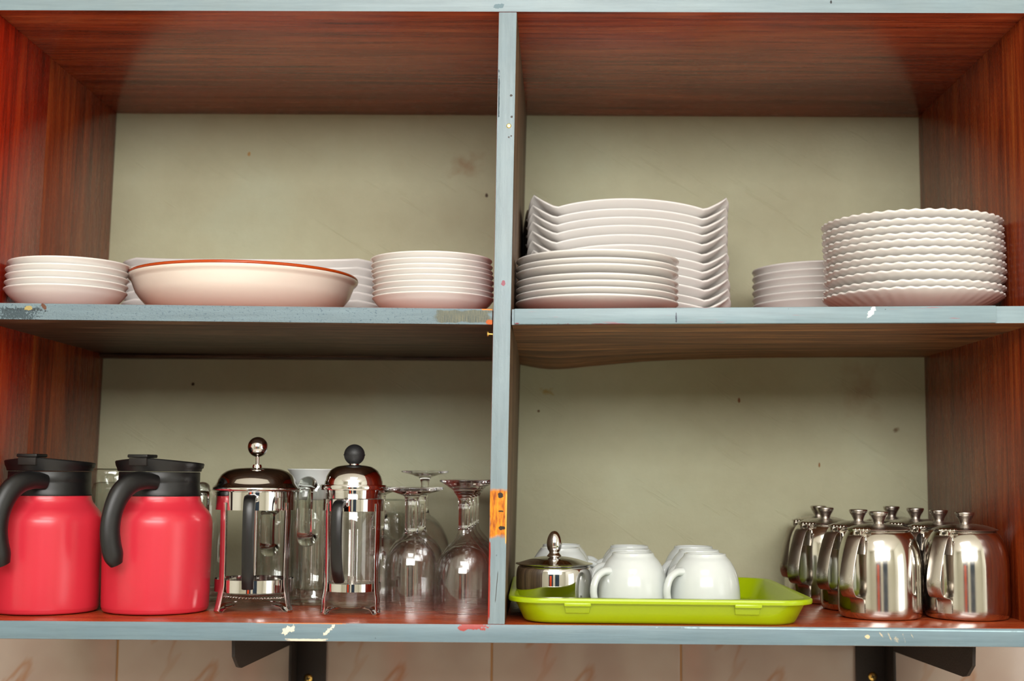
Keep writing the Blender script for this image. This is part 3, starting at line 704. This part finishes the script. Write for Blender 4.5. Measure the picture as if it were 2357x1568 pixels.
def goblet(label, kind):
    t = thing('wine_glass', label, 'glass', (0, 0, 0), 0, 'upturned wine glasses')
    if kind == 'straight':
        ob = spline([(0.0092, 0.1015), (0.0105, 0.0990), (0.0165, 0.0945), (0.0245, 0.0875), (0.0310, 0.0770), (0.0342, 0.0640), (0.0350, 0.0500), (0.0346, 0.0300), (0.0338, 0.0080), (0.0336, 0.0012)], 4)
        ib = [(0.0334, 0.0002), (0.0327, 0.0002), (0.0325, 0.0012)]+spline([(0.0327, 0.0080), (0.0334, 0.0300), (0.0337, 0.0500), (0.0328, 0.0635), (0.0294, 0.0760), (0.0225, 0.0855), (0.0130, 0.0915), (0.0040, 0.0938), (0, 0.0940)], 4)
        st = [(0.0090, 0.110), (0.0089, 0.130), (0.0090, 0.1450), (0.0096, 0.1500)]
        ft = [(0.0105, 0.1525), (0.0180, 0.1555), (0.0290, 0.1590), (0.0338, 0.1612), (0.0343, 0.1626), (0.0337, 0.1640), (0.0200, 0.1638), (0.0080, 0.1625), (0, 0.1622)]
    elif kind == 'flared':
        ob = spline([(0.0078, 0.1080), (0.0090, 0.1020), (0.0125, 0.0965), (0.0190, 0.0890), (0.0270, 0.0800), (0.0340, 0.0690), (0.0378, 0.0560), (0.0388, 0.0420), (0.0384, 0.0250), (0.0376, 0.0080), (0.0373, 0.0012)], 4)
        ib = [(0.0371, 0.0002), (0.0364, 0.0002), (0.0362, 0.0012)]+spline([(0.0365, 0.0080), (0.0372, 0.0250), (0.0375, 0.0420), (0.0364, 0.0555), (0.0324, 0.0680), (0.0252, 0.0785), (0.0150, 0.0850), (0.0050, 0.0872), (0, 0.0874)], 4)
        st = [(0.0075, 0.1150), (0.0074, 0.1350), (0.0082, 0.1490), (0.0105, 0.1540)]
        ft = [(0.0135, 0.1575), (0.0145, 0.1605), (0.0185, 0.1635), (0.0270, 0.1690), (0.0328, 0.1722), (0.0336, 0.1734), (0.0330, 0.1748), (0.0200, 0.1742), (0.0080, 0.1725), (0, 0.1722)]
    else:
        ob = spline([(0.0070, 0.1250), (0.0085, 0.1220), (0.0160, 0.1165), (0.0260, 0.1050), (0.0345, 0.0880), (0.0395, 0.0680), (0.0405, 0.0500), (0.0390, 0.0280), (0.0355, 0.0080), (0.0340, 0.0012)], 4)
        ib = [(0.0338, 0.0002), (0.0331, 0.0002), (0.0329, 0.0012)]+spline([(0.0344, 0.0080), (0.0379, 0.0280), (0.0393, 0.0500), (0.0382, 0.0675), (0.0332, 0.0868), (0.0246, 0.1035), (0.0145, 0.1130), (0.0050, 0.1165), (0, 0.1168)], 4)
        st = [(0.0055, 0.135), (0.0052, 0.155), (0.0060, 0.170), (0.0078, 0.1755)]
        ft = [(0.0095, 0.1775), (0.0190, 0.1810), (0.0300, 0.1838), (0.0352, 0.1852), (0.0356, 0.1862), (0.0350, 0.1872), (0.0200, 0.1868), (0.0080, 0.1858), (0, 0.1856)]
    glass_parts(t, ob, ib, st, ft, M['glass']); fixnormals(t)
    return t
zb3 = lambda x: fb(x)+0.0003
g = goblet('upturned wine glass with straight stem, front one beside the small french press', 'straight'); g.location = (-0.1120, 0.1650, zb3(-0.11))
dup(g, (-0.1098, 0.2560, zb3(-0.11)), 0.4, 'upturned wine glass with straight stem, directly behind the front straight-stemmed one', 'upturned wine glasses')
dup(g, (-0.1720, 0.2900, zb3(-0.17)), 0.9, 'upturned wine glass mostly hidden behind the small french press, only its foot showing', 'upturned wine glasses')
g = goblet('upturned wine glass with waisted stem, front one beside the blue divider', 'flared'); g.location = (-0.0395, 0.1480, zb3(-0.04))
for i, (y, s) in enumerate(((0.228, 'second in the row beside the blue divider'), (0.308, 'third in the row beside the blue divider'), (0.388, 'last in the row beside the blue divider'))):
    dup(g, (-0.0392, y, zb3(-0.04)), 0.5*i, 'upturned wine glass with waisted stem, '+s, 'upturned wine glasses')
g = goblet('tallest upturned wine glass, with a wide bowl, at the back of the lower left bay', 'tall'); g.location = (-0.1105, 0.3450, zb3(-0.11))

# ------------------------------------------------------------------ glass beer mugs
def mug(name, label, h, r, inverted, mat, haz, hz0, hz1, loc, flute=0.0024, nf=18):
    t = thing(name, label, 'glass', loc)
    H = h
    def fp(rr, z, th):
        f = 0
        if rr > r*0.93 and 0.012 < z < H*0.70:
            e = min(1, (z-0.012)/0.006, (H*0.70-z)/0.006); f = -flute*e*abs(math.cos(nf/2*th))
        return ((rr+f)*math.cos(th), (rr+f)*math.sin(th), z)
    zs = [0.005, 0.012, 0.018, 0.03, H*0.3, H*0.5, H*0.66, H*0.69, H*0.70, H*0.8, H*0.9, H-0.002]
    pr = [(0, 0.002), (r*0.8, 0.0018), (r*0.88, 0.0), (r*0.96, 0.001)]+[(r, z) for z in zs]+[(r-0.0008, H), (r-0.0026, H), (r-0.0034, H-0.002), (r-0.0036, H*0.8), (r-0.0042, H*0.5), (r-0.0046, 0.03), (r-0.007, 0.022), (r*0.6, 0.0195), (0, 0.019)]
    if inverted: pr2 = [(a, H-b) for a, b in pr]; pos = lambda rr, z, th: (lambda q: (q[0], q[1], H-q[2]))(fp(rr, H-z, th))
    else: pr2, pos = pr, fp
    finish('mug_body', rings(pr2, 144, pos), M['thin_green'], t, 60)
    d = Vector((math.sin(haz), -math.cos(haz), 0))
    hp = [(r-0.0012, hz1-0.006), (r+0.010, hz1-0.001), (r+0.022, hz1-0.006), (r+0.027, hz1-0.022), (r+0.027, hz0+0.022), (r+0.022, hz0+0.006), (r+0.010, hz0+0.001), (r-0.0012, hz0+0.006)]
    pts = [tuple(d*a+Vector((0, 0, b))) for a, b in spline(hp, 5)]
    finish('handle', tube(pts, 0.0078, 16, flat=((math.cos(haz), math.sin(haz), 0), 1.4)), mat, t, 60)
    return t
mug('beer_mug', 'tall glass mug with thick handle, a white bowl in its mouth', 0.168, 0.0375, False, M['glass_green'], math.radians(-3), 0.088, 0.172, (-0.2570, 0.2450, zb3(-0.26)))
mug('beer_mug', 'fluted glass mug standing behind the large french press', 0.160, 0.0370, False, M['glass_green'], math.radians(-2), 0.070, 0.135, (-0.3230, 0.3100, zb3(-0.32)))
mug('beer_mug', 'upturned fluted glass with thick base between the two red jugs', 0.188, 0.0360, True, M['glass_green'], math.radians(175), 0.05, 0.13, (-0.5640, 0.3000, zb3(-0.56)))
mug('beer_mug', 'glass mug mostly hidden behind the right-hand red jug', 0.158, 0.0360, False, M['glass_green'], math.radians(12), 0.080, 0.163, (-0.4300, 0.2950, zb3(-0.43)))
mug('beer_mug', 'greenish upturned glass mug at the back, left of the straight-stemmed wine glasses', 0.1440, 0.0370, True, M['glass_green'], math.radians(-4), 0.055, 0.125, (-0.1780, 0.4150, zb3(-0.18)))
# white bowl sitting in the mouth of the tall mug
wb = finish('white_bowl', rings(spline([(0.0, 0.1450), (0.018, 0.1450), (0.0225, 0.1462), (0.0255, 0.1520), (0.0300, 0.1650), (0.0338, 0.1765), (0.0385, 0.1850), (0.0402, 0.1875), (0.0400, 0.1888), (0.0388, 0.1885)], 4)
     + spline([(0.0365, 0.1840), (0.0315, 0.1755), (0.0275, 0.1650), (0.0230, 0.1535), (0.018, 0.1490), (0, 0.1485)], 4), 96), M['porcelain_cup'], None, 180)
wb.location = (-0.2570, 0.2450, zb3(-0.26)); tag(wb, 'small white bowl set in the mouth of the tall glass mug', 'bowl')

# ------------------------------------------------------------------ green tray with sugar bowl and cups
def tray():
    t = thing('serving_tray', 'lime green plastic tray holding the sugar bowl and white cups', 'tray', (0.2125, 0.180, 0.0022), math.radians(0.35))
    hw, hd = 0.1890, 0.1890
    def pos(s, z, th, ins=None):
        return None
    def loop(inset, z, rc, n=10):
        a, b = hw-inset, hd-inset; out = []
        for cx, cy, a0 in ((a-rc, b-rc, 0), (-a+rc, b-rc, PI/2), (-a+rc, -b+rc, PI), (a-rc, -b+rc, 1.5*PI)):
            for k in range(n+1):
                q = a0+PI/2*k/n; out.append((cx+rc*math.cos(q), cy+rc*math.sin(q), z))
        return out
    L = [loop(0.024, 0.0, 0.035), loop(0.0205, 0.0008, 0.037), loop(0.0185, 0.0035, 0.038), loop(0.0080, 0.0255, 0.042), loop(0.0075, 0.0262, 0.042), loop(0.0004, 0.0258, 0.045), loop(0, 0.0266, 0.045), loop(0, 0.0306, 0.045), loop(0.0008, 0.0318, 0.045), loop(0.0095, 0.0322, 0.041), loop(0.0108, 0.0312, 0.040), loop(0.0215, 0.0060, 0.036), loop(0.0235, 0.0042, 0.034), loop(0.030, 0.0036, 0.03)]
    bm = bmesh.new(); R = [[bm.verts.new(p) for p in l] for l in L]; n = len(R[0])
    for A, B in zip(R[:-1], R[1:]):
        for k in range(n): bm.faces.new((A[k], A[(k+1) % n], B[(k+1) % n], B[k]))
    bm.faces.new(R[0][::-1]); bm.faces.new(R[-1])
    finish('tray_body', bm, M['green'], t, 40)
    for x in (-0.1040, 0.1035):
        b = box(x-0.0165, x+0.0165, -hd-0.0004, -hd+0.009, 0.0222, 0.0268, 0.0012)
        finish('rim_tab', b, M['green'], t, 40)
        b = hexa([(x-0.0145, -hd+0.0112, 0.0130), (x+0.0145, -hd+0.0112, 0.0130), (x+0.0145, -hd+0.016, 0.0130), (x-0.0145, -hd+0.016, 0.0130), (x-0.0160, -hd+0.0060, 0.0235), (x+0.0160, -hd+0.0060, 0.0235), (x+0.0160, -hd+0.012, 0.0235), (x-0.0160, -hd+0.012, 0.0235)], 0.0008)
        finish('clip_pad', b, M['green'], t, 40)
tray()
ZT = 0.0022+0.0038
def sugar():
    t = thing('sugar_bowl', 'round polished steel sugar bowl with knobbed lid, on the green tray', 'bowl', (0.0818, 0.1080, ZT))
    finish('bowl_body', rings([(0, 0.0006)]+spline([(0.036, 0.0), (0.0395, 0.0010), (0.0440, 0.0060), (0.0472, 0.0140), (0.0490, 0.0260), (0.0496, 0.0380), (0.0494, 0.0500), (0.0480, 0.0570), (0.0455, 0.0600)], 5)+[(0.0440, 0.0602), (0.0438, 0.0590), (0.0470, 0.0500), (0.0475, 0.030), (0.042, 0.006), (0, 0.003)], 128), M['chrome'], t, 60)
    ld = finish('lid', rings([(0, 0.0600), (0.044, 0.0602), (0.0485, 0.0612), (0.0502, 0.0618), (0.0506, 0.0626), (0.0498, 0.0631)]+spline([(0.0470, 0.0632), (0.0400, 0.0655), (0.0290, 0.0690), (0.0180, 0.0712), (0.0100, 0.0720), (0, 0.0722)], 4), 128), M['chrome'], t, 60)
    finish('knob', rings(spline([(0.0, 0.0712), (0.0088, 0.0716), (0.0092, 0.0730), (0.0078, 0.0746), (0.0066, 0.0765), (0.0072, 0.0785), (0.0086, 0.0805), (0.0098, 0.0850), (0.0100, 0.0890), (0.0090, 0.0950), (0.0066, 0.1005), (0.0034, 0.1038), (0, 0.1048)], 4), 48), M['chrome'], ld, 60)
sugar()
def cup():
    t = thing('coffee_cup', '', 'cup', (0, 0, 0), 0, 'upturned white cups on the green tray')
    o_ = spline([(0.0440, 0.0006), (0.0450, 0.0020), (0.0452, 0.0100), (0.0450, 0.0230), (0.0442, 0.0360), (0.0422, 0.0480), (0.0385, 0.0590), (0.0330, 0.0685), (0.0285, 0.0735), (0.0272, 0.0760), (0.0268, 0.0776), (0.0258, 0.0782)], 4)
    top = [(0.0235, 0.0780), (0.0222, 0.0760), (0.0200, 0.0755), (0, 0.0755)]
    inn = [(0, 0.0715)]+spline([(0.0230, 0.0712), (0.0330, 0.0630), (0.0385, 0.0520), (0.0410, 0.0380), (0.0420, 0.0230), (0.0424, 0.0100), (0.0428, 0.0010), (0.0434, 0.0)], 4)
    finish('cup_body', rings(inn+o_+top, 96), M['porcelain_cup'], t, 50)
    hp = spline([(0.0390, 0, 0.0555), (0.0480, 0, 0.0550), (0.0580, 0, 0.0480), (0.0628, 0, 0.0360), (0.0620, 0, 0.0230), (0.0560, 0, 0.0110), (0.0480, 0, 0.0068), (0.0465, 0, 0.0100), (0.0440, 0, 0.0175)], 6)
    rr = spline([(0.0058,), (0.0048,), (0.0044,), (0.0043,), (0.0043,), (0.0043,), (0.0045,), (0.0048,), (0.0052,)], 6)
    finish('handle', tube(hp, [q[0] for q in rr], 16, flat=((0, 1, 0), 1.25)), M['porcelain_cup'], t, 60)
    return t
CG = 'upturned white cups on the green tray'
ha = math.radians(-146)
c = cup(); c.location = (0.1838, 0.0965, ZT); c.rotation_euler = (0, 0, ha); c['label'] = 'upturned white coffee cup in front, next to the steel sugar bowl'
for x, y, a, s in ((0.2768, 0.0965, -146, 'upturned white coffee cup in front, rightmost on the green tray'),
                   (0.1855, 0.1885, -150, 'upturned white coffee cup second behind the one next to the sugar bowl'),
                   (0.2795, 0.1885, -135, 'upturned white coffee cup second behind the rightmost front cup'),
                   (0.1905, 0.2805, -150, 'upturned white coffee cup at the back of the middle column on the tray'),
                   (0.2820, 0.2805, -140, 'upturned white coffee cup at the back of the right column on the tray'),
                   (0.0905, 0.2040, 20, 'upturned white coffee cup directly behind the steel sugar bowl'),
                   (0.0935, 0.2965, 20, 'upturned white coffee cup at the back left corner of the tray')):
    dup(c, (x, y, ZT), math.radians(a), s, CG)

# ------------------------------------------------------------------ steel pots
def pot():
    t = thing('steel_pot', '', 'teapot', (0, 0, 0), 0, 'lidded steel pots')
    B = [(0, 0.0012), (0.044, 0.0010)]+spline([(0.0475, 0.0004), (0.0505, 0.0018), (0.0527, 0.0060), (0.0535, 0.0120), (0.0536, 0.030), (0.0536, 0.0620), (0.0528, 0.0760), (0.0508, 0.0890), (0.0472, 0.1000), (0.0430, 0.1075), (0.0400, 0.1110), (0.0385, 0.1122)], 5)+[(0.036, 0.1122), (0.0375, 0.105), (0.0515, 0.07), (0.0515, 0.01), (0.045, 0.004), (0, 0.004)]
    finish('pot_body', rings(B, 128), M['steel'], t, 60)
    ld = finish('lid', rings([(0, 0.1124), (0.0370, 0.1124), (0.0412, 0.1130), (0.0416, 0.1138), (0.0408, 0.1146)]+spline([(0.0390, 0.1150), (0.0320, 0.1176), (0.0220, 0.1200), (0.0120, 0.1210), (0, 0.1213)], 3), 96), M['steel_satin'], t, 50)
    finish('knob', rings([(0, 0.1205), (0.0068, 0.1206), (0.0066, 0.1220)]+spline([(0.0070, 0.1235), (0.0092, 0.1280), (0.0116, 0.1318), (0.0120, 0.1332), (0.0124, 0.1338), (0.0126, 0.1352), (0.0120, 0.1364)], 3)+[(0.008, 0.1370), (0, 0.1371)], 48), M['steel_satin'], ld, 40)
    pr = spline([(0.0532, 0.0830), (0.0515, 0.0945), (0.0520, 0.1035), (0.0565, 0.1062), (0.0630, 0.1010), (0.0730, 0.0800), (0.0800, 0.0560), (0.0805, 0.0420), (0.0755, 0.0320), (0.0660, 0.0292), (0.0590, 0.0275), (0.0556, 0.0225), (0.0552, 0.0090)], 5)
    finish('handle', strap([(0, -r, z) for r, z in pr], 0.0195, (1, 0, 0), 0.0016), M['steel_satin'], t, 40)
    hg = tube([(-0.0115, -0.0428, 0.1134), (0.0115, -0.0428, 0.1134)], 0.0026, 14)
    for x in (-0.0085, -0.003, 0.003, 0.0085): tube([(x-0.0014, -0.0428, 0.1134), (x+0.0014, -0.0428, 0.1134)], 0.0031, 14, hg)
    for x in (-0.0045, 0.0045): box(x-0.0018, x+0.0018, -0.0535, -0.0415, 0.1050, 0.1125, 0.0003, hg)
    finish('hinge', hg, M['steel'], t, 40)
    return t
PG = 'lidded steel pots'
pt = pot(); pt.location = (0.5072, 0.1200, zb3(0.507)); pt.rotation_euler = (0, 0, math.radians(-44)); pt['label'] = 'lidded steel pot at the front of the left row, beside the green tray'
for x, y, a, s in ((0.5055, 0.2272, -50, 'lidded steel pot second from the front in the left row'),
                   (0.4815, 0.3335, -46, 'lidded steel pot third from the front in the left row'),
                   (0.4935, 0.4415, -50, 'lidded steel pot at the back of the left row by the wall'),
                   (0.6195, 0.1200, -46, 'lidded steel pot at the front right, beside the red side panel'),
                   (0.6165, 0.2275, -52, 'lidded steel pot second from the front in the right row'),
                   (0.6135, 0.3350, -52, 'lidded steel pot third from the front in the right row'),
                   (0.6060, 0.4420, -52, 'lidded steel pot at the back of the right row by the wall')):
    dup(pt, (x, y, zb3(x)), math.radians(a), s, PG)
